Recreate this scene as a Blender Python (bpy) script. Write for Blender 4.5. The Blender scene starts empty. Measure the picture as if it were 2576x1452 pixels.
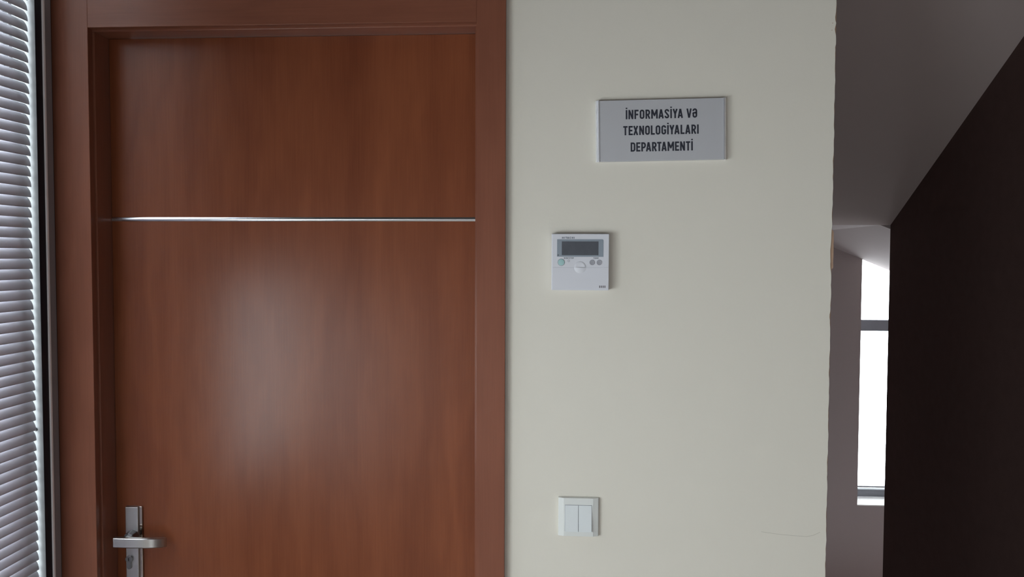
import bpy, bmesh, math, random
from mathutils import Vector, Matrix

random.seed(7)
scene = bpy.context.scene
C = scene.collection

# ------------------------------------------------------------------ camera
CAM_DIST, CAM_H = 1.66, 1.64
yaw, pitch, roll = (math.radians(a) for a in (3.6716, -2.3067, 0.19135))
fwd = Vector((-math.sin(yaw), math.cos(yaw), 0)); rgt = Vector((math.cos(yaw), math.sin(yaw), 0)); up = Vector((0, 0, 1))
f2 = fwd * math.cos(pitch) + up * math.sin(pitch); u2 = up * math.cos(pitch) - fwd * math.sin(pitch)
r3 = rgt * math.cos(roll) + u2 * math.sin(roll); u3 = u2 * math.cos(roll) - rgt * math.sin(roll)
cam = bpy.data.cameras.new('camera'); cam.sensor_width = 36.0; cam.lens = 2000 / 2576 * 36
cam.clip_start = 0.02
camo = bpy.data.objects.new('camera', cam); C.objects.link(camo)
m = Matrix((r3, u3, -f2)).transposed().to_4x4(); m.translation = (0, -CAM_DIST, CAM_H)
camo.matrix_world = m
scene.camera = camo

# ------------------------------------------------------------------ sky, exposure
SKY = 12.2
w = bpy.data.worlds.new('overcast_sky'); scene.world = w; w.use_nodes = True
bg = w.node_tree.nodes['Background']
bg.inputs[0].default_value = (0.89, 0.935, 1.0, 1); bg.inputs[1].default_value = SKY
vs = scene.view_settings
vs.view_transform = 'Standard'; vs.look = 'None'; vs.gamma = 1; vs.use_curve_mapping = False
vs.exposure = 0.0
scene.cycles.use_denoising = True
scene.cycles.max_bounces = 8; scene.cycles.diffuse_bounces = 4; scene.cycles.transparent_max_bounces = 8
scene.cycles.sample_clamp_indirect = 6.0
scene.cycles.use_adaptive_sampling = True; scene.cycles.adaptive_threshold = 0.02

def portal(name, loc, rot, sx, sy):       # guides daylight sampling through a window, gives off nothing itself
    l = bpy.data.lights.new(name, 'AREA'); l.shape = 'RECTANGLE'; l.size = sx; l.size_y = sy
    l.cycles.is_portal = True
    o = bpy.data.objects.new(name, l); C.objects.link(o); o.location = loc; o.rotation_euler = rot
portal('daylight_portal_side', (-1.175, -1.20, 1.21), (0, -math.pi / 2, 0), 0.78, 0.92)
portal('daylight_portal_low', (-1.175, -2.5, 0.91), (0, -math.pi / 2, 0), 1.02, 1.2)
portal('daylight_portal_rear', (1.03, -3.24, 0.65), (math.pi / 2, 0, 0), 0.68, 0.76)
portal('daylight_portal_stair', (1.94, 3.47, 0.95), (-math.pi / 2, 0, 0), 0.34, 1.7)

# ------------------------------------------------------------------ materials
def new_mat(name):
    mt = bpy.data.materials.new(name); mt.use_nodes = True
    nt = mt.node_tree; b = nt.nodes['Principled BSDF']
    return mt, nt, b
def plain(name, col, rough=0.5, metal=0.0, spec=0.5, coat=0.0, noise=0.0, nscale=30, bump=0.0, bscale=200):
    mt, nt, b = new_mat(name)
    b.inputs['Base Color'].default_value = (*col, 1); b.inputs['Roughness'].default_value = rough
    b.inputs['Metallic'].default_value = metal; b.inputs['Specular IOR Level'].default_value = spec
    b.inputs['Coat Weight'].default_value = coat
    tc = nt.nodes.new('ShaderNodeTexCoord')
    if noise:
        n = nt.nodes.new('ShaderNodeTexNoise'); n.inputs['Scale'].default_value = nscale; n.inputs['Detail'].default_value = 5
        nt.links.new(tc.outputs['Object'], n.inputs['Vector'])
        mx = nt.nodes.new('ShaderNodeMix'); mx.data_type = 'RGBA'
        mx.inputs[6].default_value = (*[c * (1 - noise) for c in col], 1); mx.inputs[7].default_value = (*[min(1, c * (1 + noise)) for c in col], 1)
        nt.links.new(n.outputs['Fac'], mx.inputs[0]); nt.links.new(mx.outputs[2], b.inputs['Base Color'])
    if bump:
        n2 = nt.nodes.new('ShaderNodeTexNoise'); n2.inputs['Scale'].default_value = bscale; n2.inputs['Detail'].default_value = 3
        nt.links.new(tc.outputs['Object'], n2.inputs['Vector'])
        bp = nt.nodes.new('ShaderNodeBump'); bp.inputs['Strength'].default_value = bump; bp.inputs['Distance'].default_value = 0.002
        nt.links.new(n2.outputs['Fac'], bp.inputs['Height']); nt.links.new(bp.outputs['Normal'], b.inputs['Normal'])
    return mt
def wood(name, c1, c2, horizontal=False, rough=0.27, spec=0.27):
    mt, nt, b = new_mat(name); N = nt.nodes; L = nt.links
    tc = N.new('ShaderNodeTexCoord'); mp = N.new('ShaderNodeMapping')
    mp.inputs['Rotation'].default_value = (0, math.pi / 2 if horizontal else 0, 0)
    L.new(tc.outputs['Object'], mp.inputs['Vector'])
    # broad veneer leaves
    s1 = N.new('ShaderNodeMapping'); s1.inputs['Scale'].default_value = (9, 9, 0.35); L.new(mp.outputs[0], s1.inputs['Vector'])
    n1 = N.new('ShaderNodeTexNoise'); n1.inputs['Scale'].default_value = 1.0; n1.inputs['Detail'].default_value = 3; L.new(s1.outputs[0], n1.inputs['Vector'])
    # cathedral rings : distance field distorted, stretched along the grain
    s2 = N.new('ShaderNodeMapping'); s2.inputs['Scale'].default_value = (4.2, 4.2, 0.9); L.new(mp.outputs[0], s2.inputs['Vector'])
    n2 = N.new('ShaderNodeTexNoise'); n2.inputs['Scale'].default_value = 1.0; n2.inputs['Detail'].default_value = 4; n2.inputs['Roughness'].default_value = 0.55; L.new(s2.outputs[0], n2.inputs['Vector'])
    mm = N.new('ShaderNodeMath'); mm.operation = 'MULTIPLY'; mm.inputs[1].default_value = 46; L.new(n2.outputs['Fac'], mm.inputs[0])
    sn = N.new('ShaderNodeMath'); sn.operation = 'SINE'; L.new(mm.outputs[0], sn.inputs[0])
    # fine pores
    s3 = N.new('ShaderNodeMapping'); s3.inputs['Scale'].default_value = (330, 330, 9); L.new(mp.outputs[0], s3.inputs['Vector'])
    n3 = N.new('ShaderNodeTexNoise'); n3.inputs['Scale'].default_value = 1.0; n3.inputs['Detail'].default_value = 4; L.new(s3.outputs[0], n3.inputs['Vector'])
    a = N.new('ShaderNodeMath'); a.operation = 'MULTIPLY_ADD'; a.inputs[1].default_value = 0.085; L.new(sn.outputs[0], a.inputs[0]); L.new(n1.outputs['Fac'], a.inputs[2])
    a2 = N.new('ShaderNodeMath'); a2.operation = 'MULTIPLY_ADD'; a2.inputs[1].default_value = 0.35; L.new(n3.outputs['Fac'], a2.inputs[0]); L.new(a.outputs[0], a2.inputs[2])
    mr = N.new('ShaderNodeMapRange'); mr.inputs['From Min'].default_value = 0.35; mr.inputs['From Max'].default_value = 1.0; L.new(a2.outputs[0], mr.inputs['Value'])
    mx = N.new('ShaderNodeMix'); mx.data_type = 'RGBA'; mx.inputs[6].default_value = (*c1, 1); mx.inputs[7].default_value = (*c2, 1)
    L.new(mr.outputs[0], mx.inputs[0]); L.new(mx.outputs[2], b.inputs['Base Color'])
    bp = N.new('ShaderNodeBump'); bp.inputs['Strength'].default_value = 0.12; bp.inputs['Distance'].default_value = 0.0006
    L.new(n3.outputs['Fac'], bp.inputs['Height']); L.new(bp.outputs['Normal'], b.inputs['Normal'])
    b.inputs['Roughness'].default_value = rough; b.inputs['Specular IOR Level'].default_value = spec
    return mt
def glass_mat(name):
    mt = bpy.data.materials.new(name); mt.use_nodes = True; nt = mt.node_tree
    for n in list(nt.nodes): nt.nodes.remove(n)
    out = nt.nodes.new('ShaderNodeOutputMaterial'); mix = nt.nodes.new('ShaderNodeMixShader')
    tr = nt.nodes.new('ShaderNodeBsdfTransparent'); gl = nt.nodes.new('ShaderNodeBsdfGlossy'); lw = nt.nodes.new('ShaderNodeLayerWeight'); pw = nt.nodes.new('ShaderNodeMath'); fr = nt.nodes.new('ShaderNodeMath')
    tr.inputs[0].default_value = (0.96, 0.98, 0.97, 1); gl.inputs['Roughness'].default_value = 0.0; pw.operation = 'POWER'; pw.inputs[1].default_value = 5; fr.operation = 'MULTIPLY_ADD'; fr.inputs[1].default_value = 0.5; fr.inputs[2].default_value = 0.03
    nt.links.new(lw.outputs['Facing'], pw.inputs[0]); nt.links.new(pw.outputs[0], fr.inputs[0])
    nt.links.new(fr.outputs[0], mix.inputs[0]); nt.links.new(tr.outputs[0], mix.inputs[1]); nt.links.new(gl.outputs[0], mix.inputs[2])
    nt.links.new(mix.outputs[0], out.inputs[0])
    return mt

M = {}
M['paint'] = plain('cream_wall_paint', (0.715, 0.68, 0.60), 0.75, spec=0.25, noise=0.012, nscale=9, bump=0.10, bscale=120)
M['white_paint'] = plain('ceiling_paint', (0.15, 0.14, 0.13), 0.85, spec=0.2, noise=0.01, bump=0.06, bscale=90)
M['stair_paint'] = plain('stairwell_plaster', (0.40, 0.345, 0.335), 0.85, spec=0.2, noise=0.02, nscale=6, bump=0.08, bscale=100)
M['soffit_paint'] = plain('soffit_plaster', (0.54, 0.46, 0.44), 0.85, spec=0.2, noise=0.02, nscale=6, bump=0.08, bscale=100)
M['dark_paint'] = plain('dark_brown_wall_paint', (0.105, 0.064, 0.057), 0.8, spec=0.2, noise=0.15, nscale=25, bump=0.35, bscale=160)
M['floor'] = plain('beige_floor_tile', (0.50, 0.46, 0.41), 0.4, noise=0.06, nscale=4)
M['plaster_edge'] = plain('broken_plaster', (0.40, 0.27, 0.19), 0.9, spec=0.1, noise=0.25, nscale=60)
M['crack'] = plain('hairline_crack', (0.50, 0.47, 0.40), 0.9, spec=0.1, noise=0.05)
M['wood'] = wood('cherry_veneer', (0.148, 0.040, 0.017), (0.230, 0.070, 0.029))
M['wood_frame'] = wood('cherry_veneer_frame', (0.18, 0.064, 0.038), (0.255, 0.095, 0.057))
M['wood_head'] = wood('cherry_veneer_head', (0.18, 0.064, 0.038), (0.255, 0.095, 0.057), horizontal=True)
M['alu'] = plain('brushed_aluminium', (0.55, 0.555, 0.58), 0.24, metal=1.0)
M['nickel'] = plain('satin_nickel', (0.52, 0.51, 0.50), 0.34, metal=1.0, noise=0.03, nscale=80)
M['cyl_metal'] = plain('dull_lock_metal', (0.22, 0.22, 0.23), 0.42, metal=0.9, noise=0.03, nscale=60)
M['dark_chrome'] = plain('polished_plate_edge', (0.42, 0.36, 0.32), 0.10, metal=1.0, noise=0.02)
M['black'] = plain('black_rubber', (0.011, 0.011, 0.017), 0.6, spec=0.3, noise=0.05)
M['frame_grey'] = plain('grey_window_profile', (0.27, 0.25, 0.26), 0.45, spec=0.4, noise=0.04, nscale=20)
M['frame_white'] = plain('white_window_profile', (0.58, 0.58, 0.57), 0.45, noise=0.02)
M['jamb_grey'] = plain('pale_grey_jamb', (0.26, 0.27, 0.275), 0.5, noise=0.02)
M['bead'] = plain('silver_glazing_bead', (0.92, 0.90, 0.92), 0.35, metal=0.0, noise=0.03)
M['slat'] = plain('grey_white_slat_enamel', (0.56, 0.555, 0.60), 0.45, spec=0.4, noise=0.01)
_nt = M['slat'].node_tree; _tl = _nt.nodes.new('ShaderNodeBsdfTranslucent'); _tl.inputs[0].default_value = (0.97, 0.95, 1.0, 1)
_mx = _nt.nodes.new('ShaderNodeMixShader'); _mx.inputs[0].default_value = 0.135
_nt.links.new(_nt.nodes['Principled BSDF'].outputs[0], _mx.inputs[1]); _nt.links.new(_tl.outputs[0], _mx.inputs[2])
_nt.links.new(_mx.outputs[0], _nt.nodes['Material Output'].inputs[0])
M['tape'] = plain('white_ladder_tape', (0.35, 0.34, 0.33), 0.9, noise=0.03)
M['sign'] = plain('silver_sign_face', (0.54, 0.545, 0.57), 0.42, metal=0.25, noise=0.01, nscale=200)
M['rail'] = plain('polished_sign_rail', (0.90, 0.92, 0.96), 0.22, metal=0.55, noise=0.01)
M['ink'] = plain('navy_black_vinyl', (0.018, 0.021, 0.034), 0.5, noise=0.03)
M['ctl_white'] = plain('cool_white_plastic', (0.66, 0.665, 0.71), 0.4, noise=0.008)
M['ctl_bezel'] = plain('blue_grey_bezel', (0.25, 0.29, 0.335), 0.4, noise=0.015)
M['lcd'] = plain('unlit_display', (0.085, 0.092, 0.108), 0.25, noise=0.12, nscale=90)
M['ctl_green'] = plain('mint_button', (0.36, 0.56, 0.56), 0.4, noise=0.01)
M['ctl_grey'] = plain('grey_button', (0.34, 0.34, 0.375), 0.5, noise=0.02)
M['ctl_print'] = plain('grey_print', (0.10, 0.12, 0.14), 0.6, noise=0.05)
M['ctl_slot'] = plain('vent_slot', (0.05, 0.035, 0.04), 0.7, noise=0.05)
M['switch'] = plain('white_switch_plastic', (0.70, 0.715, 0.69), 0.25, noise=0.006)
M['rocker'] = plain('white_rocker_plastic', (0.70, 0.735, 0.74), 0.3, noise=0.006)
M['sill'] = plain('white_sill', (0.82, 0.82, 0.80), 0.4, noise=0.02)
M['glass'] = glass_mat('window_glass')
M['stair_frame'] = plain('grey_stair_window_frame', (0.20, 0.21, 0.24), 0.5, noise=0.03)

# ------------------------------------------------------------------ mesh helpers
def mesh_obj(name, bm, mat, parent=None, smooth=False):
    me = bpy.data.meshes.new(name)
    bmesh.ops.recalc_face_normals(bm, faces=bm.faces[:])
    bm.to_mesh(me); bm.free()
    me.materials.append(M[mat])
    if smooth:
        me.shade_smooth()
    o = bpy.data.objects.new(name, me); C.objects.link(o)
    if parent is not None: o.parent = parent
    return o
def tag(o, label=None, cat=None, group=None, kind=None):
    if label: o['label'] = label
    if cat: o['category'] = cat
    if group: o['group'] = group
    if kind: o['kind'] = kind
    return o
def empty(name, loc=(0, 0, 0)):
    o = bpy.data.objects.new(name, None); C.objects.link(o); o.location = loc; o.empty_display_size = 0.05
    return o
def add_box(bm, x0, x1, y0, y1, z0, z1, bevel=0.0, seg=2):
    b2 = bmesh.new()
    vs_ = [b2.verts.new((x, y, z)) for x in (x0, x1) for y in (y0, y1) for z in (z0, z1)]
    for f in ((0, 1, 3, 2), (4, 6, 7, 5), (0, 4, 5, 1), (2, 3, 7, 6), (0, 2, 6, 4), (1, 5, 7, 3)):
        b2.faces.new([vs_[i] for i in f])
    bmesh.ops.recalc_face_normals(b2, faces=b2.faces[:])
    if bevel: bmesh.ops.bevel(b2, geom=b2.edges[:], offset=bevel, segments=seg, profile=0.5, affect='EDGES')
    tmp = bpy.data.meshes.new('tmp'); b2.to_mesh(tmp); b2.free(); bm.from_mesh(tmp); bpy.data.meshes.remove(tmp)
    return bm
def box(name, x0, x1, y0, y1, z0, z1, mat, parent=None, bevel=0.0, seg=2):
    return mesh_obj(name, add_box(bmesh.new(), x0, x1, y0, y1, z0, z1, bevel, seg), mat, parent)
def prism(name, pts, axis, a0, a1, mat, parent=None, bevel=0.0, smooth=False, seg=2):
    """extrude polygon pts between a0 and a1 along an axis; pts are the other two coordinates in x,y,z order"""
    bm = bmesh.new()
    def P(p, a):
        return {'x': (a, p[0], p[1]), 'y': (p[0], a, p[1]), 'z': (p[0], p[1], a)}[axis]
    A = [bm.verts.new(P(p, a0)) for p in pts]; B = [bm.verts.new(P(p, a1)) for p in pts]
    bm.faces.new(A); bm.faces.new(B[::-1]); n = len(pts)
    for i in range(n): bm.faces.new((A[i], A[(i + 1) % n], B[(i + 1) % n], B[i]))
    bmesh.ops.recalc_face_normals(bm, faces=bm.faces[:])
    if bevel: bmesh.ops.bevel(bm, geom=bm.edges[:], offset=bevel, segments=seg, profile=0.5, affect='EDGES', clamp_overlap=True)
    return mesh_obj(name, bm, mat, parent, smooth)
def circle(cx, cz, r, n=32, a0=0.0, a1=2 * math.pi):
    full = abs(a1 - a0 - 2 * math.pi) < 1e-6
    return [(cx + r * math.cos(a0 + (a1 - a0) * i / (n if full else n - 1)), cz + r * math.sin(a0 + (a1 - a0) * i / (n if full else n - 1))) for i in range(n)]

# ------------------------------------------------------------------ lettering (own stroke alphabet)
def arc(cx, cy, rx, ry, a0, a1, n=7):
    return [(cx + rx * math.cos(math.radians(a0 + (a1 - a0) * i / (n - 1))), cy + ry * math.sin(math.radians(a0 + (a1 - a0) * i / (n - 1)))) for i in range(n)]
def glyph(ch, s):
    """strokes (centre lines, cap height 1) and advance width of a condensed letter; s = stroke width"""
    t = s / 2; r = min(0.175, 0.250 - t)
    def rr(w, y0=t, y1=None):
        y1 = 1 - t if y1 is None else y1
        x0, x1 = t, w - t
        return arc(x1 - r, y1 - r, r, r, 90, 0) + arc(x1 - r, y0 + r, r, r, 0, -90) + arc(x0 + r, y0 + r, r, r, 270, 180) + arc(x0 + r, y1 - r, r, r, 180, 90)
    if ch in 'Iİ':
        st = [[(t, 0), (t, 1)]]
        if ch == 'İ': st.append([(t, 1.115), (t, 1.25)])
        return st, s
    if ch == 'N': w = 0.53; return [[(t, 0), (t, 1)], [(w - t, 0), (w - t, 1)], [(t * 1.05, 0.97), (w - t * 1.05, 0.03)]], w
    if ch == 'F': w = 0.45; return [[(t, 0), (t, 1)], [(t, 1 - t), (w, 1 - t)], [(t, 0.49), (w - 0.04, 0.49)]], w
    if ch == 'E': w = 0.45; return [[(t, 0), (t, 1)], [(t, 1 - t), (w, 1 - t)], [(t, 0.5), (w - 0.04, 0.5)], [(t, t), (w, t)]], w
    if ch == 'L': w = 0.43; return [[(t, 0), (t, 1)], [(t, t), (w, t)]], w
    if ch == 'T': w = 0.47; return [[(0, 1 - t), (w, 1 - t)], [(w / 2, 0), (w / 2, 1)]], w
    if ch == 'H': w = 0.53; return [[(t, 0), (t, 1)], [(w - t, 0), (w - t, 1)], [(t, 0.5), (w - t, 0.5)]], w
    if ch == 'O': w = 0.51; p = rr(w); return [p + [p[0], p[1]]], w
    if ch == 'U': w = 0.51; return [[(t, 1)] + arc(t + r, t + r, r, r, 180, 270) + arc(w - t - r, t + r, r, r, 270, 360) + [(w - t, 1)]], w
    if ch == 'D': w = 0.51; return [[(t, 0), (t, 1)], [(t, 1 - t)] + arc(w - t - r, 1 - t - r, r, r, 90, 0) + arc(w - t - r, t + r, r, r, 0, -90) + [(t, t)]], w
    if ch == 'P' or ch == 'R':
        w = 0.50; b = 0.42 if ch == 'P' else 0.45; ry = (1 - t - b) / 2
        st = [[(t, 0), (t, 1)], [(t, 1 - t)] + arc(w - t - 0.19, b + ry, 0.19, ry, 90, -90, 13) + [(t, b)]]
        if ch == 'R': st.append([(0.245, b), (w - 0.055, 0)])
        return st, w
    if ch == 'M': w = 0.70; return [[(t, 0), (t, 1)], [(w - t, 0), (w - t, 1)], [(t, 0.985), (w / 2, 0.33)], [(w - t, 0.985), (w / 2, 0.33)], [(w / 2 - 0.03, 0.32), (w / 2 + 0.03, 0.32)]], w
    if ch == 'A': w = 0.55; return [[(0.075, 0), (w / 2 - 0.012, 0.99)], [(w - 0.075, 0), (w / 2 + 0.012, 0.99)], [(0.15, 0.26), (w - 0.15, 0.26)]], w
    if ch == 'V': w = 0.54; return [[(0.075, 1), (w / 2 - 0.012, 0.01)], [(w - 0.075, 1), (w / 2 + 0.012, 0.01)]], w
    if ch == 'Y': w = 0.52; return [[(0.075, 1), (w / 2, 0.45)], [(w - 0.075, 1), (w / 2, 0.45)], [(w / 2, 0.5), (w / 2, 0)]], w
    if ch == 'X': w = 0.53; return [[(0.08, 1), (w - 0.08, 0)], [(w - 0.08, 1), (0.08, 0)]], w
    if ch == 'C': w = 0.51; return [[(w - t, min(0.7, 0.97 - t - r))] + arc(w - t - r, 1 - t - r, r, r, 0, 90) + arc(t + r, 1 - t - r, r, r, 90, 180) + arc(t + r, t + r, r, r, 180, 270) + arc(w - t - r, t + r, r, r, 270, 360) + [(w - t, max(0.3, t + r + 0.03))]], w
    if ch == 'G': w = 0.51; return [[(w - t, min(0.72, 0.97 - t - r))] + arc(w - t - r, 1 - t - r, r, r, 0, 90) + arc(t + r, 1 - t - r, r, r, 90, 180) + arc(t + r, t + r, r, r, 180, 270) + arc(w - t - r, t + r, r, r, 270, 360) + [(w - t, 0.47 + t)], [(w, 0.47), (0.27, 0.47)]], w
    if ch == 'S':
        w = 0.50; q = min(0.18, 0.245 - t); x0, x1 = t, w - t
        return [[(x1, min(0.73, 0.97 - t - q))] + arc(x1 - q, 1 - t - q, q, q, 0, 90) + arc(x0 + q, 1 - t - q, q, q, 90, 200) + [(w / 2, 0.5)] + arc(x1 - q, t + q, q, q, 20, -90) + arc(x0 + q, t + q, q, q, 270, 180) + [(x0, max(0.27, t + q + 0.03))]], w
    if ch == 'Ə':
        w = 0.50; q = min(0.175, 0.245 - t); x0, x1 = t, w - t
        return [[(x0, min(0.73, 0.97 - t - q))] + arc(x0 + q, 1 - t - q, q, q, 180, 90) + arc(x1 - q, 1 - t - q, q, q, 90, 0) + arc(x1 - q, t + q, q, q, 0, -90) + arc(x0 + q, t + q, q, q, 270, 180) + [(x0, 0.46)] + arc(x0 + 0.07, 0.46, 0.07, 0.07, 180, 90, 5) + [(x1, 0.53)]], w
    if ch == '/': w = 0.38; return [[(0.04, -0.05), (w - 0.04, 1.05)]], w
    raise KeyError(ch)
def ribbon(bm, pts, wd, y0, y1):
    """thin raised stroke following pts in the x,z plane, between depths y0 (front) and y1 (back)"""
    n = len(pts); P = [Vector((p[0], p[1])) for p in pts]
    Lf, Rt = [], []
    for i in range(n):
        d0 = (P[i] - P[i - 1]).normalized() if i > 0 else None
        d1 = (P[i + 1] - P[i]).normalized() if i < n - 1 else None
        if d0 is None: d0 = d1
        if d1 is None: d1 = d0
        n0 = Vector((-d0.y, d0.x)); n1 = Vector((-d1.y, d1.x))
        mm = n0 + n1
        mm = mm.normalized() if mm.length > 1e-6 else n0
        k = min(1.8, 1 / max(0.2, mm.dot(n0)))
        Lf.append(P[i] + mm * wd / 2 * k); Rt.append(P[i] - mm * wd / 2 * k)
    V = lambda p, y: bm.verts.new((p.x, y, p.y))
    lf = [V(p, y0) for p in Lf]; rf = [V(p, y0) for p in Rt]; lb = [V(p, y1) for p in Lf]; rb = [V(p, y1) for p in Rt]
    for i in range(n - 1):
        bm.faces.new((lf[i], rf[i], rf[i + 1], lf[i + 1])); bm.faces.new((lf[i], lf[i + 1], lb[i + 1], lb[i])); bm.faces.new((rf[i + 1], rf[i], rb[i], rb[i + 1]))
    bm.faces.new((lf[0], lb[0], rb[0], rf[0])); bm.faces.new((lf[-1], rf[-1], rb[-1], lb[-1]))
KERN = {('Y', 'A'): -0.10, ('İ', 'Y'): -0.03, ('L', 'A'): -0.03, ('P', 'A'): -0.09, ('R', 'T'): -0.05, ('T', 'A'): -0.09, ('V', 'Ə'): -0.02, ('A', 'V'): 0.0, ('E', 'X'): -0.05, ('X', 'N'): 0.0, ('M', 'A'): -0.03, ('A', 'R'): 0.0, ('A', 'L'): 0.0, ('L', 'O'): -0.02, ('A', 'S'): -0.02}
def lettering(name, text, cx, base, cap, length, y0, y1, mat, parent, s=0.172, space=0.40, xs=1.0):
    """one printed line: text centred on cx with its baseline at base, cap height cap, fitted to length"""
    G = [None if ch == ' ' else glyph(ch, s) for ch in text]
    tot = sum(space if g is None else g[1] * xs for g in G) + sum(KERN.get(p, 0) * xs for p in zip(text, text[1:]))
    gaps = sum(1 for a, b in zip(text, text[1:]) if a != ' ' and b != ' ')
    gp = (length / cap - tot) / max(1, gaps)
    bm = bmesh.new(); x = -length / cap / 2
    for i, (ch, g) in enumerate(zip(text, G)):
        if g is None: x += space; continue
        for j, st in enumerate(g[0]):
            e = 0.00003 * j + 0.00001 * (i % 2)
            ribbon(bm, [(cx + (x + p[0] * xs) * cap, base + p[1] * cap) for p in st], s * cap, y0 - e, y1)
        x += g[1] * xs
        if i + 1 < len(text) and text[i + 1] != ' ': x += gp + KERN.get((ch, text[i + 1]), 0) * xs
    return mesh_obj(name, bm, mat, parent)

# ================================================================== STRUCTURE
XL, XR = -1.087, 1.45          # left (window) wall face, dark wall face
WE = 0.5457                    # free end of the door wall
CEIL, REAR = 2.80, -3.10
YF, YW = 1.98, 3.22            # end of the dark wall, far stairwell wall
ZF, SL, X1, SX = 1.785, 0.559, 1.407, 0.407   # soffit: end height, slope along y, fold, slope along x

fl = box('floor', -1.35, 1.60, REAR - 0.2, 1.20, -0.15, 0.0, 'floor')
tag(fl, 'pale beige floor of the room in front of the door', 'floor', kind='structure')
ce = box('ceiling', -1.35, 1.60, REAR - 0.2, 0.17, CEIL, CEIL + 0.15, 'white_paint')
tag(ce, 'flat dark brown-grey ceiling of the room above the door', 'ceiling', kind='structure')

# door wall with a worn free edge on the right
OXL, OXR, OZ = -1.0099, -0.1803, 2.1225      # casing inner edges
def edge_x(z):
    x = WE + 0.0005 * math.sin(z * 61) + 0.00035 * math.sin(z * 173 + 1)
    if 2.116 < z < 2.126: x -= 0.0035 * (1 - abs(z - 2.121) / 0.005)
    if 2.092 < z < 2.112: x -= 0.003 * (1 - abs(z - 2.101) / 0.011)
    if 2.062 < z < 2.070: x -= 0.0012
    if 1.61 < z < 1.70: x -= 0.0022 * math.sin((z - 1.61) / 0.09 * math.pi)
    if 1.515 < z < 1.53: x -= 0.0012
    return x + random.uniform(-0.00025, 0.00025)
zs = [0.0] + [0.9 + i * 0.006 for i in range(217)] + [CEIL]
pts = [(OXR + 0.02, 0.0)] + [(edge_x(z), z) for z in zs] + [(-1.30, CEIL), (-1.30, OZ + 0.02), (OXR + 0.02, OZ + 0.02)]
wb = prism('wall_back', pts, 'y', 0.0, 0.15, 'paint')
tag(wb, 'cream painted wall beside the brown door', 'wall', kind='structure')
pts = []
for z in zs:
    d = 0.0008 + random.uniform(-0.0004, 0.0005)
    if 1.615 < z < 1.695: d = 0.0042 + random.uniform(-0.0003, 0.0003)
    if 2.09 < z < 2.115: d = 0.0008
    pts.append((WE + d, z))
prism('plaster_edge', pts + [(WE - 0.02, CEIL), (WE - 0.02, 0.0)], 'y', 0.0016, 0.012, 'plaster_edge', wb)
bm = bmesh.new()
ck = [(0.4140, 1.0702), (0.430, 1.0682), (0.446, 1.0662), (0.4627, 1.0648), (0.485, 1.0634), (0.5071, 1.0624), (0.520, 1.0655), (0.5335, 1.0723)]
ribbon(bm, ck, 0.0007, -0.00012, 0.001)
mesh_obj('hairline_crack', bm, 'crack', wb)
bm = bmesh.new()
for x, z in ((0.5393, 2.1122), (0.5380, 2.0980)):
    ribbon(bm, [(x - 0.0006, z - 0.0007), (x + 0.0005, z + 0.0008)], 0.0011, -0.00012, 0.001)
mesh_obj('paint_chip', bm, 'plaster_edge', wb)

# window wall on the left: piers, sill wall and lintel as one wall mesh with two window openings
WZ0, WZ1 = 0.55, 2.55          # blind window
W3 = (-3.05, -1.92, 0.42, 1.40)   # low window added out of view, brightens the door wall's right side
W2 = (-1.64, -0.76, 0.84, 1.58)  # side window further into the room: y0,y1,z0,z1
JY = -0.0698                   # jamb of the blind window
bm = bmesh.new()
for y0, y1, z0, z1 in ((REAR, W3[0], 0, CEIL), (W3[0], W3[1], 0, W3[2]), (W3[0], W3[1], W3[3], CEIL), (W3[1], W2[0], 0, CEIL), (W2[0], W2[1], 0, W2[2]), (W2[0], W2[1], W2[3], CEIL), (W2[1], -0.66, 0, CEIL),
                       (-0.66, -0.06, 0, WZ0), (-0.66, -0.06, WZ1, CEIL), (-0.06, 0.15, 0, CEIL)):
    add_box(bm, -1.20, XL - 0.006 if y1 > -0.1 else XL, y0, y1, z0, z1)
wl = mesh_obj('wall_left', bm, 'paint')
tag(wl, 'window wall at the left with the blind', 'wall', kind='structure')

# rear wall behind the camera
R5 = (0.72, 1.34, 0.30, 1.00)
bm = bmesh.new()
for x0, x1, z0, z1 in ((-1.33, R5[0], 0, CEIL), (R5[1], 1.60, 0, CEIL), (R5[0], R5[1], 0, R5[2]), (R5[0], R5[1], R5[3], CEIL)):
    add_box(bm, x0, x1, REAR - 0.2, REAR, z0, z1)
wr = mesh_obj('wall_rear', bm, 'stair_paint')
tag(wr, 'plain rear wall with an added low fill window, behind the viewer', 'wall', kind='structure')

# dark brown wall on the right
wd = box('wall_right', XR, XR + 0.15, REAR, YF, -1.0, 3.0, 'dark_paint')
tag(wd, 'very dark brown rough wall at the far right', 'wall', kind='structure')

# stairwell: soffits, far wall, hidden side walls, descending steps
yS = YF - (CEIL - ZF) / SL
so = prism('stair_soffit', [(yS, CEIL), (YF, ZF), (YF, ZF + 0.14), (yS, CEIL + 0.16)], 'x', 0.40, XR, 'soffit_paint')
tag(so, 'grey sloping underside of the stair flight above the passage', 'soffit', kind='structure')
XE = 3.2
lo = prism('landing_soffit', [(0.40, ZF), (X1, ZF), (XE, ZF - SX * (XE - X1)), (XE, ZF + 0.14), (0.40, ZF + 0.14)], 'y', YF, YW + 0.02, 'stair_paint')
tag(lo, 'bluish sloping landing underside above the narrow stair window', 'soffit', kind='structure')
SW = (1.785, 2.10, 0.145, 1.75)      # stair window opening x0,x1,z0,z1
bm = bmesh.new()
for x0, x1, z0, z1 in ((0.40, SW[0], -1.1, 2.0), (SW[1], XE + 0.1, -1.1, 2.0), (SW[0], SW[1], -1.1, SW[2] - 0.006), (SW[0], SW[1], SW[3], 2.0)):
    add_box(bm, x0, x1, YW, YW + 0.26, z0, z1)
wf = mesh_obj('wall_far', bm, 'stair_paint')
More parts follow.
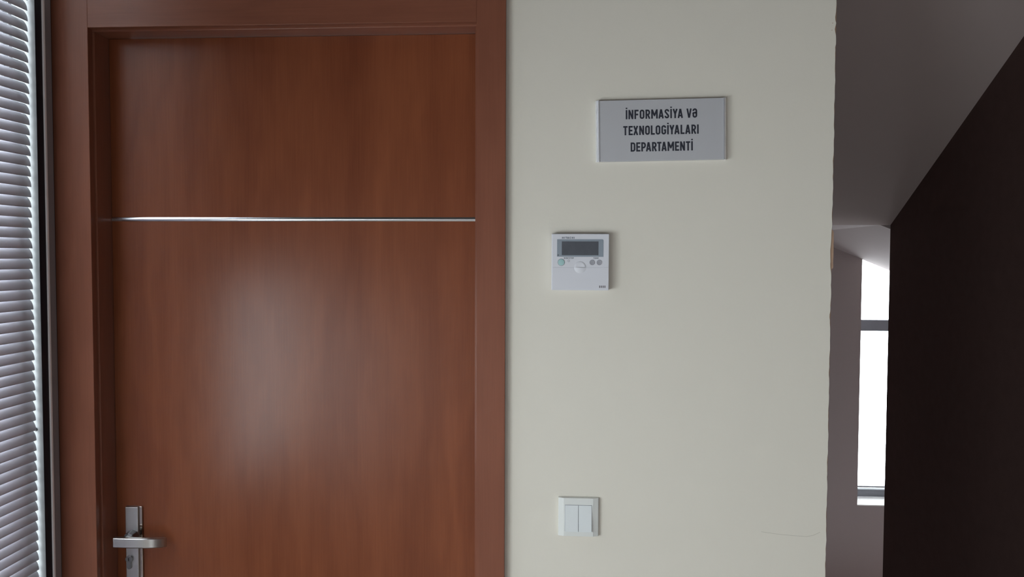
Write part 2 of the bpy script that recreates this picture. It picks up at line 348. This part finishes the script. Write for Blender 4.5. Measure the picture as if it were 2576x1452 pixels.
tag(wf, 'dim brownish stairwell wall around the narrow window', 'wall', kind='structure')
bm = bmesh.new()
add_box(bm, 0.34, 0.40, 0.15, YW, -1.1, 3.0); add_box(bm, XR + 0.15, XE, YF - 0.1, YF, -1.1, 2.0); add_box(bm, XE, XE + 0.1, YF - 0.1, YW, -1.1, 2.0)
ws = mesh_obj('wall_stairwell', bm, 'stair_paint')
tag(ws, 'hidden side walls of the stairwell behind the cream wall', 'wall', kind='structure')
bm = bmesh.new()
for k in range(4): add_box(bm, 0.40, XR, 1.20 + 0.27 * k, 1.20 + 0.27 * (k + 1), -1.1, -0.18 * (k + 1))
add_box(bm, 0.40, XE, 2.28, YW, -1.1, -0.9)
stp = mesh_obj('floor_stairs', bm, 'floor')
tag(stp, 'stone steps going down to the landing below the stair window', 'stairs', kind='structure')

# ------------------------------------------------------------------ stair window
w4 = empty('window_4', (SW[0], YW + 0.15, SW[2]))
tag(w4, 'tall narrow stair window glaring white between the dark walls', 'window', kind='structure')
def wbox(name, root, x0, x1, y0, y1, z0, z1, mat, bevel=0.0):
    l = root.location
    return box(name, x0 - l.x, x1 - l.x, y0 - l.y, y1 - l.y, z0 - l.z, z1 - l.z, mat, root, bevel)
fy0, fy1 = YW + 0.15, YW + 0.20
wbox('window_frame', w4, SW[0], SW[0] + 0.006, fy0, fy1, 0.145, SW[3], 'stair_frame')
wbox('window_frame', w4, SW[1] - 0.05, SW[1], fy0, fy1, 0.145, SW[3], 'stair_frame')
wbox('bottom_rail', w4, SW[0] + 0.006, SW[1] - 0.05, fy0, fy1, 0.152, 0.196, 'stair_frame', 0.002)
wbox('glazing_bead', w4, SW[0] + 0.006, SW[1] - 0.05, fy0 + 0.01, fy1, 0.207, 0.2155, 'stair_frame')  # sky gap left below the bead imitates a glossy reflection on the rail
wbox('crossbar', w4, SW[0] + 0.006, SW[1] - 0.05, fy0, fy1, 1.187, 1.256, 'stair_frame', 0.002)
wbox('pane', w4, SW[0] + 0.006, SW[1] - 0.05, fy1 - 0.012, fy1 - 0.006, 0.196, 1.187, 'glass')
wbox('pane', w4, SW[0] + 0.006, SW[1] - 0.05, fy1 - 0.012, fy1 - 0.006, 1.256, SW[3], 'glass')
wbox('window_sill', w4, SW[0], SW[1], YW, fy0 + 0.03, 0.139, 0.146, 'sill', 0.0015)

# ------------------------------------------------------------------ window with the blind (left)
w1 = empty('window_1', (XL, JY, WZ0))
tag(w1, 'window behind the grey blind at the left edge', 'window', kind='structure')
wbox('outer_profile', w1, XL - 0.03, XL, -0.0415, -0.0190, WZ0 - 0.3, WZ1 + 0.1, 'frame_grey', 0.001)
wbox('shadow_gap_strip', w1, XL - 0.03, XL - 0.003, -0.0190, -0.012, WZ0 - 0.3, WZ1 + 0.1, 'black')  # black strip standing in for the shaded gap beside the casing
wbox('silver_bead', w1, XL - 0.03, XL + 0.0026, -0.0490, -0.0420, WZ0 - 0.3, WZ1 + 0.1, 'bead', 0.0016)
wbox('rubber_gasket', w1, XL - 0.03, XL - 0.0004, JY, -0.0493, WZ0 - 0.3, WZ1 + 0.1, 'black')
wbox('jamb_lining', w1, -1.20, XL - 0.001, JY - 0.0004, -0.055, WZ0, WZ1, 'jamb_grey')
wbox('jamb_lining', w1, -1.20, XL, -0.660, -0.650, WZ0, WZ1, 'frame_white', 0.001)
wbox('head_lining', w1, -1.20, XL, -0.650, JY, WZ1 - 0.02, WZ1, 'frame_white', 0.002)
wbox('window_sill', w1, -1.20, XL + 0.02, -0.650, JY, WZ0, WZ0 + 0.025, 'frame_white', 0.003)
wbox('sash_frame', w1, -1.185, -1.155, -0.650, -0.615, WZ0 + 0.025, WZ1 - 0.02, 'frame_white', 0.003)
wbox('sash_frame', w1, -1.185, -1.155, JY - 0.030, JY, WZ0 + 0.025, WZ1 - 0.02, 'frame_white', 0.003)
wbox('pane', w1, -1.174, -1.168, -0.615, JY - 0.030, WZ0 + 0.025, WZ1 - 0.02, 'glass')
bmc = bmesh.new(); bmesh.ops.create_cone(bmc, cap_ends=True, segments=16, radius1=0.0042, radius2=0.003, depth=0.003)
bmesh.ops.rotate(bmc, verts=bmc.verts, matrix=Matrix.Rotation(math.pi / 2, 3, 'X'))
sc_ = mesh_obj('screw', bmc, 'cyl_metal', w1); sc_.location = (-1.1035 - XL, -0.0016 - 0.0004, 1.2735 - WZ0)

# ------------------------------------------------------------------ the blind
BY0, BY1 = -0.645, JY - 0.0052
bl = empty('venetian_blind', (-1.1028, -0.36, WZ0 + 0.03))
tag(bl, 'grey-white horizontal slat blind hanging in the window left of the door', 'blind')
SWD, PITCH, TILT = 0.0250, 0.02115, math.radians(23)
prof = []
for i in range(9):                       # crowned slat, convex to the room, lower edge inward
    u = (i / 8 - 0.5) * SWD; sag = 0.0028 * (1 - (2 * i / 8 - 1) ** 2)
    prof.append((u, sag))
def slat_mesh():
    bm = bmesh.new(); n = len(prof); rows = []
    for yy in (BY0, BY1):
        r1, r2 = [], []
        for u, sg in prof:
            # u runs from lower inner edge to upper outer edge
            ax, az = -math.sin(TILT), math.cos(TILT); nx, nz = math.cos(TILT), math.sin(TILT)
            for off, row in ((0.0, r1), (-0.00035, r2)):
                row.append(bm.verts.new((ax * u + nx * (sg - 0.0014 + off), yy + 0.36, az * u + nz * (sg - 0.0014 + off))))
        rows.append((r1, r2))
    (a1, a2), (b1, b2) = rows
    for i in range(n - 1):
        bm.faces.new((a1[i], a1[i + 1], b1[i + 1], b1[i])); bm.faces.new((a2[i], b2[i], b2[i + 1], a2[i + 1]))
        bm.faces.new((a1[i], a2[i], a2[i + 1], a1[i + 1])); bm.faces.new((b1[i], b1[i + 1], b2[i + 1], b2[i]))
    bm.faces.new((a1[0], b1[0], b2[0], a2[0])); bm.faces.new((a1[-1], a2[-1], b2[-1], b1[-1]))
    return bm
s0 = mesh_obj('slat', slat_mesh(), 'slat', bl, smooth=False)
nsl = int((WZ1 - 0.06 - WZ0 - 0.05) / PITCH)
Z_OFF = 0.028
for p in s0.data.polygons: p.use_smooth = len(p.vertices) == 4 and p.area > 1e-4
s0.location = (0, 0, Z_OFF)
for k in range(1, nsl):
    o = s0.copy(); C.objects.link(o); o.parent = bl
    o.location = (random.uniform(-0.0002, 0.0002), random.uniform(-0.0009, 0.0004), Z_OFF + k * PITCH)
    o.rotation_euler = (0, random.uniform(-0.012, 0.012), 0)
for yy in (-0.104, -0.60):
    box('ladder_tape', -0.0150, -0.0142, yy + 0.36 - 0.005, yy + 0.36 + 0.005, 0.0, nsl * PITCH + 0.03, 'tape', bl)
box('head_rail', -0.013, 0.011, BY0 + 0.36, BY1 + 0.36, nsl * PITCH + 0.025, nsl * PITCH + 0.05, 'slat', bl, 0.001)
box('bottom_rail', -0.010, 0.010, BY0 + 0.36, BY1 + 0.36, 0.0, 0.012, 'slat', bl, 0.002)

# ------------------------------------------------------------------ bare windows of the same wall, the low one added as fill light
def side_window(name, W, label):
    r = empty(name, (XL, W[0], W[2]))
    tag(r, label, 'window', kind='structure')
    for y0, y1, z0, z1 in ((W[0], W[0] + 0.025, W[2], W[3]), (W[1] - 0.025, W[1], W[2], W[3]),
                           (W[0] + 0.025, W[1] - 0.025, W[2], W[2] + 0.03), (W[0] + 0.025, W[1] - 0.025, W[3] - 0.03, W[3])):
        wbox('window_frame', r, -1.165, -1.125, y0, y1, z0, z1, 'frame_white', 0.003)
    wbox('pane', r, -1.150, -1.144, W[0] + 0.025, W[1] - 0.025, W[2] + 0.03, W[3] - 0.03, 'glass')
side_window('window_2', W2, 'small bare side window further along the window wall')
side_window('fill_window_3', W3, 'added unseen low fill window near the rear corner of the window wall')

w5 = empty('fill_window_5', (R5[0], REAR, R5[2]))  # added behind the camera as fill light for the cream wall
tag(w5, 'added unseen low fill window in the rear wall behind the viewer', 'window', kind='structure')
for x0, x1, z0, z1 in ((R5[0], R5[0] + 0.03, R5[2], R5[3]), (R5[1] - 0.03, R5[1], R5[2], R5[3]), (R5[0] + 0.03, R5[1] - 0.03, R5[2], R5[2] + 0.03), (R5[0] + 0.03, R5[1] - 0.03, R5[3] - 0.03, R5[3])):
    wbox('window_frame', w5, x0, x1, REAR - 0.14, REAR - 0.10, z0, z1, 'frame_white', 0.003)
wbox('pane', w5, R5[0] + 0.03, R5[1] - 0.03, REAR - 0.123, REAR - 0.117, R5[2] + 0.03, R5[3] - 0.03, 'glass')

# ------------------------------------------------------------------ door
d1 = empty('door_1', ((OXL + OXR) / 2, 0, 0))
tag(d1, 'reddish brown cherry wood door with a thin silver strip', 'door', kind='structure')
LXL, LXR, LZ = OXL + 0.0043, OXR - 0.0043, OZ - 0.0045      # lining faces
LEAF = 0.057
CXL, CXR, CZ = -1.0848, -0.1198, OZ + 0.0655
CF = -0.014
wbox('casing', d1, XL - 0.005, OXL, CF, 0.003, 0, CZ, 'wood_frame', 0.0009)
wbox('casing', d1, OXR, CXR, CF, 0.0, 0, CZ, 'wood_frame', 0.0009)
wbox('head_casing', d1, OXL, OXR, CF, 0.003, OZ, CZ, 'wood_head', 0.0005)
wbox('jamb_lining', d1, LXL - 0.028, LXL, 0.003, 0.15, 0, LZ, 'wood_frame', 0.0012)
wbox('jamb_lining', d1, LXR, LXR + 0.028, 0.003, 0.15, 0, LZ, 'wood_frame', 0.0012)
wbox('head_lining', d1, LXL - 0.028, LXR + 0.028, 0.003, 0.15, LZ, LZ + 0.03, 'wood_head', 0.0012)
wbox('upper_leaf_panel', d1, LXL + 0.001, LXR - 0.001, LEAF, LEAF + 0.042, 1.7195, LZ - 0.001, 'wood', 0.0006)
wbox('lower_leaf_panel', d1, LXL + 0.001, LXR - 0.001, LEAF, LEAF + 0.042, 0.002, 1.7195, 'wood', 0.0006)
# slim metal strip, slightly crowned
lx = d1.location.x
sp = [(LEAF + 0.004, 1.7156), (LEAF - 0.0006, 1.7156)] + [(LEAF - 0.0006 - 0.0016 * math.sin(math.pi * i / 8), 1.7156 + 0.0088 * i / 8) for i in range(1, 8)] + [(LEAF - 0.0006, 1.7244), (LEAF + 0.004, 1.7244)]
st = prism('metal_strip', sp, 'x', LXL + 0.0012 - lx, LXR - 0.0012 - lx, 'alu', d1)
# handle: bevelled long plate, boss, bent lever, profile cylinder
PX = -0.9625
hz0, hz1 = 0.842, 1.0742
bm = bmesh.new()
B = [(-0.0190, hz0), (0.0125, hz0), (0.0125, hz1), (-0.0190, hz1)]; Fr = [(-0.0178, hz0 + 0.001), (0.0112, hz0 + 0.001), (0.0112, hz1 - 0.001), (-0.0178, hz1 - 0.001)]
vb = [bm.verts.new((PX - lx + x, LEAF, z)) for x, z in B]; vf = [bm.verts.new((PX - lx + x, LEAF - 0.0085, z)) for x, z in Fr]
vb2 = [bm.verts.new((PX - lx + x, LEAF - 0.003, z)) for x, z in B]
bm.faces.new(vb); bm.faces.new(vf[::-1])
for i in range(4):
    j = (i + 1) % 4; bm.faces.new((vb[i], vb[j], vb2[j], vb2[i])); bm.faces.new((vb2[i], vb2[j], vf[j], vf[i]))
bmesh.ops.recalc_face_normals(bm, faces=bm.faces[:])
bmesh.ops.bevel(bm, geom=bm.edges[:], offset=0.0008, segments=2, profile=0.5, affect='EDGES')
hd = mesh_obj('door_handle', bm, 'nickel', d1); hd['label'] = 'satin nickel door handle on a long plate'
box('polished_edge', PX - lx + 0.0126, PX - lx + 0.0190, LEAF - 0.0042, LEAF, hz0, hz1, 'dark_chrome', hd, 0.0009)
HZ = 1.0068
bm = bmesh.new()
bmesh.ops.create_cone(bm, cap_ends=True, segments=8, radius1=0.0150, radius2=0.0125, depth=0.020)
bmesh.ops.rotate(bm, verts=bm.verts, matrix=Matrix.Rotation(math.pi / 2, 3, 'X') @ Matrix.Rotation(math.pi / 8 * 0, 3, 'Z'))
bmesh.ops.bevel(bm, geom=bm.edges[:], offset=0.001, segments=2, profile=0.5, affect='EDGES')
o = mesh_obj('spindle_collar', bm, 'cyl_metal', hd); o.location = (PX - lx - 0.001, LEAF - 0.017, HZ + 0.001)
# lever swept along its path in plan
path = [(-0.0225, 0.0100), (-0.010, 0.0096), (0.010, 0.0096), (0.030, 0.0100), (0.044, 0.0112), (0.053, 0.0136), (0.061, 0.0175), (0.067, 0.0225), (0.0720, 0.0285), (0.0755, 0.0350), (0.0775, 0.0420)]
bm = bmesh.new(); rings = []
for i, (px, py) in enumerate(path):
    a = Vector(path[max(0, i - 1)]); b = Vector(path[min(len(path) - 1, i + 1)]); d = (b - a).normalized(); nrm = Vector((d.y, -d.x))   # towards the room
    k = i / (len(path) - 1); hh = 0.0115 - 0.0012 * max(0, k - 0.5); th = 0.0045
    zc = HZ - 0.0068 * (py - 0.0096) / 0.026
    ring = []
    for (s, zz) in ((1, -0.78), (1, 0.80), (0.72, 0.94), (0.3, 1.0), (-1, 1.0), (-1, -1.0), (0.3, -1.0), (0.72, -0.92)):
        q = Vector((px, py)) + nrm * th * s
        ring.append(bm.verts.new((PX - lx + q.x, q.y, zc + hh * zz)))
    rings.append(ring)
for r_, s_ in zip(rings, rings[1:]):
    for i in range(8): bm.faces.new((r_[i], r_[(i + 1) % 8], s_[(i + 1) % 8], s_[i]))
bm.faces.new(rings[0]); bm.faces.new(rings[-1][::-1])
lv = mesh_obj('lever', bm, 'nickel', hd, smooth=True)
mod = lv.modifiers.new('edge', 'BEVEL'); mod.width = 0.0006; mod.segments = 2; mod.limit_method = 'ANGLE'; mod.angle_limit = math.radians(40)
lv.data.set_sharp_from_angle(angle=math.radians(32)) if hasattr(lv.data, 'set_sharp_from_angle') else None
box('neck', PX - lx - 0.008, PX - lx + 0.008, 0.0135, LEAF - 0.015, HZ - 0.008, HZ + 0.008, 'nickel', hd, 0.003)
CZ0 = 0.9555; cr = 0.0082
cp = circle(0, CZ0, cr, 22, math.radians(-55), math.radians(235)) + [(-0.0047, CZ0 - 0.018)] + circle(0, CZ0 - 0.0178, 0.0047, 9, math.pi, 2 * math.pi)[1:-1] + [(0.0047, CZ0 - 0.018)]
cyl = prism('lock_cylinder', [(PX - lx - 0.0090 + x, z) for x, z in cp], 'y', LEAF - 0.0128, LEAF - 0.004, 'cyl_metal', hd, 0.0004)
prism('keyhole', [(PX - lx - 0.0095 + x * 0.9, z) for x, z in [(-0.0011, CZ0 - 0.0035), (0.0011, CZ0 - 0.0035), (0.0013, CZ0 + 0.002), (0.0, CZ0 + 0.0042), (-0.0013, CZ0 + 0.002)]], 'y', LEAF - 0.01295, LEAF - 0.0125, 'black', hd)

# ------------------------------------------------------------------ sign
sg = empty('wall_sign', (0.1972, 0, 1.8990))
sg.rotation_euler = (0, math.radians(-0.92), 0)
tag(sg, 'silver rectangular department sign with black capitals on the cream wall', 'sign')
SWX, SHZ = 0.1322, 0.0620
box('panel', -SWX + 0.0075, SWX - 0.0058, -0.0112, 0.0, -SHZ, SHZ, 'sign', sg, 0.0004)
def rail(x0, x1, outer):
    # rounded side rail: quarter-round towards the outside
    wd_ = abs(x1 - x0); pp = [(x0, 0.0)]
    pp.append((x0, -0.0128))
    for i in range(1, 9):
        a = math.pi / 2 * i / 8
        pp.append((x0 + (x1 - x0) * math.sin(a), -0.0030 - 0.0098 * math.cos(a)))
    pp.append((x1, 0.0))
    return prism('side_rail', pp, 'z', -SHZ - 0.0003, SHZ + 0.0003, 'rail', sg)
rail(-SWX + 0.0073, -SWX, -1); rail(SWX - 0.0055, SWX, 1)
lettering('lettering', 'İNFORMASİYA VƏ', 0.0012, 0.0231, 0.0187, 0.1440, -0.01145, -0.0110, 'ink', sg)
lettering('lettering', 'TEXNOLOGİYALARI', 0.0, -0.0094, 0.0187, 0.1523, -0.01145, -0.0110, 'ink', sg)
lettering('lettering', 'DEPARTAMENTİ', 0.0014, -0.0430, 0.0187, 0.1256, -0.01145, -0.0110, 'ink', sg)

# ------------------------------------------------------------------ air-conditioner controller
th = empty('thermostat', (0.0350, 0, 1.6290))
tag(th, 'square white air-conditioner wall controller with dark display', 'thermostat')
TF = -0.0180
def T(zx, zy):      # millimetre grid of the face, tenth of a millimetre units from its top-left corner
    return ((zx - 720) * 0.0000998, (727 - zy) * 0.0000998)
hw, hh = 0.0589, 0.0582
box('body', -hw, hw, TF + 0.0006, 0, -hh, hh, 'ctl_white', th, 0.0014, 3)
zl = T(0, 835)[1]
box('upper_cover', -hw + 0.0016, hw - 0.0006, TF, TF + 0.002, zl + 0.00025, hh - 0.0008, 'ctl_white', th, 0.0002)
box('flap', -hw + 0.0016, hw - 0.0006, TF, TF + 0.002, -hh + 0.0008, zl - 0.00015, 'ctl_white', th, 0.0002)
x0, z1 = T(243, 258); x1, z0 = T(1195, 618)
rad = 0.0025
bz = [(x0, z0), (x1, z0)] + [(x1 - rad + rad * math.cos(math.radians(a)), z1 - rad + rad * math.sin(math.radians(a))) for a in range(0, 91, 15)] + [(x0, z1)]
bez = prism('bezel', bz, 'y', TF - 0.0003, TF + 0.001, 'ctl_bezel', th)
x0, z1 = T(340, 302); x1, z0 = T(1092, 585)
box('display', x0, x1, TF - 0.0006, TF, z0, z1, 'lcd', bez, 0.0001)
def disc(name, zx, zy, zr, depth, mat, parent=th, n=32, dome=0.0):
    cx, cz = T(zx, zy); r = zr * 0.0000998
    bm = bmesh.new(); rows = []
    for rr_, yy in ((r, TF + 0.0005), (r, TF - depth + 0.0002), (r * 0.93, TF - depth), (r * 0.6, TF - depth - dome * 0.6), (r * 0.25, TF - depth - dome)):
        rows.append([bm.verts.new((cx + rr_ * math.cos(2 * math.pi * i / n), yy, cz + rr_ * math.sin(2 * math.pi * i / n))) for i in range(n)])
    for a, b in zip(rows, rows[1:]):
        for i in range(n): bm.faces.new((a[i], a[(i + 1) % n], b[(i + 1) % n], b[i]))
    bm.faces.new(rows[-1]); bm.faces.new(rows[0][::-1])
    return mesh_obj(name, bm, mat, parent)
def ring_(name, zx, zy, r_out, r_in, mat, depth=0.0003, n=32, parent=th):
    cx, cz = T(zx, zy); bm = bmesh.new()
    k = 0.0000998; R = []
    for rr_, yy in ((r_out, TF + 0.0002), (r_out, TF - depth), (r_in, TF - depth), (r_in, TF + 0.0002)):
        R.append([bm.verts.new((cx + rr_ * k * math.cos(2 * math.pi * i / n), yy, cz + rr_ * k * math.sin(2 * math.pi * i / n))) for i in range(n)])
    for a, b in zip(R, R[1:]):
        for i in range(n): bm.faces.new((a[i], a[(i + 1) % n], b[(i + 1) % n], b[i]))
    return mesh_obj(name, bm, mat, parent)
gb = disc('power_button', 330, 733, 66, 0.0011, 'ctl_green', dome=0.0004)
ring_('button_rim', 330, 733, 76, 67, 'ctl_grey', parent=gb)
disc('temperature_button', 965, 735, 56, 0.0008, 'ctl_grey', dome=-0.0003)
disc('temperature_button', 1112, 735, 56, 0.0008, 'ctl_grey', dome=-0.0003)
ring_('indicator_ring', 485, 703, 24, 15, 'ctl_grey', 0.0002)
disc('status_light', 265, 585, 15, 0.0006, 'ctl_print', parent=bez)
# thumb grip: hollow above the flap line, half dome below it
cx, cz = T(720, 835); R_ = 0.0125
bm = bmesh.new(); n = 20; rows = []
for j in range(7):                       # lower half : bulging lip that fades downwards
    q = j / 6
    rows.append([bm.verts.new((cx - R_ * math.cos(math.pi * i / n) * (1 - q), TF - 0.0022 * math.sin(q * math.pi / 2), cz - 0.0002 - R_ * math.sin(math.pi * i / n) * (1 - q))) for i in range(n + 1)])
for a, b in zip(rows, rows[1:]):
    for i in range(n): bm.faces.new((a[i], a[i + 1], b[i + 1], b[i]))
top = [r_[0] for r_ in rows] + [r_[-1] for r_ in rows[::-1]]
bmesh.ops.remove_doubles(bm, verts=bm.verts[:], dist=1e-6)
mesh_obj('thumb_grip', bm, 'ctl_white', th, smooth=True)
bm = bmesh.new(); rows = []
for j in range(7):                       # upper half : shallow scoop with a raised rim
    q = j / 6; yy = TF - 0.0012 * math.sin(q * math.pi) * (1 - q) - 0.0006 * (1 - q) + 0.0
    yy = TF - 0.0004 - 0.0013 * (1 - q) * math.sin(min(1, q * 4) * math.pi / 2)
    rows.append([bm.verts.new((cx + R_ * math.cos(math.pi * i / n) * (1 - q), yy if j else TF + 0.0002, cz + 0.0003 + R_ * math.sin(math.pi * i / n) * (1 - q))) for i in range(n + 1)])
for a, b in zip(rows, rows[1:]):
    for i in range(n): bm.faces.new((a[i], a[i + 1], b[i + 1], b[i]))
mesh_obj('thumb_scoop', bm, 'ctl_white', th, smooth=True)
for zx in (1123, 1158, 1195, 1230):
    a = T(zx - 8, 1258); b = T(zx + 8, 1210)
    box('vent_slot', a[0], b[0], TF - 0.0001, TF + 0.0004, a[1], b[1], 'ctl_slot', th)
def tprint(text, x0, x1, y0, y1, s, xs, mat='ctl_print'):
    a = T(x0, y1); b = T(x1, y0)
    lettering('printed_text', text, (a[0] + b[0]) / 2, a[1], b[1] - a[1], b[0] - a[0], TF - 0.00015, TF + 0.0002, mat, th, s=s, xs=xs)
tprint('HITACHI', 340, 605, 207, 247, 0.25, 2.0)
tprint('RUN/STOP', 385, 590, 630, 661, 0.22, 1.35)
tprint('TEMP', 990, 1100, 630, 661, 0.22, 1.4)

# ------------------------------------------------------------------ light switch
sw = empty('light_switch', (0.0356, 0, 1.0945))
tag(sw, 'white double rocker light switch low on the cream wall', 'switch')
k = 0.0000797       # metres per face unit
def S(zx, zy): return ((zx - 796) * k, (742 - zy) * k)
xo0, xo1 = S(262, 0)[0], S(1318, 0)[0]; xi0, xi1 = S(398, 0)[0], S(1182, 0)[0]
zo0, zo1 = S(0, 1248)[1], S(0, 237)[1]
bm = bmesh.new()
pf = [(xo0, 0.0), (xo0, -0.0058), (xo0 + 0.0012, -0.0068), (xi0 - 0.0006, -0.0098), (xi0 + 0.0004, -0.0102), (xi1 - 0.0004, -0.0102), (xi1 + 0.0006, -0.0096), (xo1 - 0.0012, -0.0068), (xo1, -0.0058), (xo1, 0.0)]
prism('frame', pf, 'z', zo0, zo1, 'switch', sw, 0.0003)
a = S(432, 1122); b = S(1144, 412)
box('rocker_recess', a[0], b[0], -0.01025, -0.0098, a[1], b[1], 'ctl_grey', sw)
def rocker(zx0, zx1):
    a = S(zx0, 1116); b = S(zx1, 424)
    pr = [(-0.0100, a[1]), (-0.0150, a[1]), (-0.0152, a[1] + 0.0006), (-0.0112, b[1]), (-0.0100, b[1])]
    return prism('rocker', pr, 'x', a[0], b[0], 'rocker', sw, 0.0004)
rocker(441, 783); rocker(795, 1136)
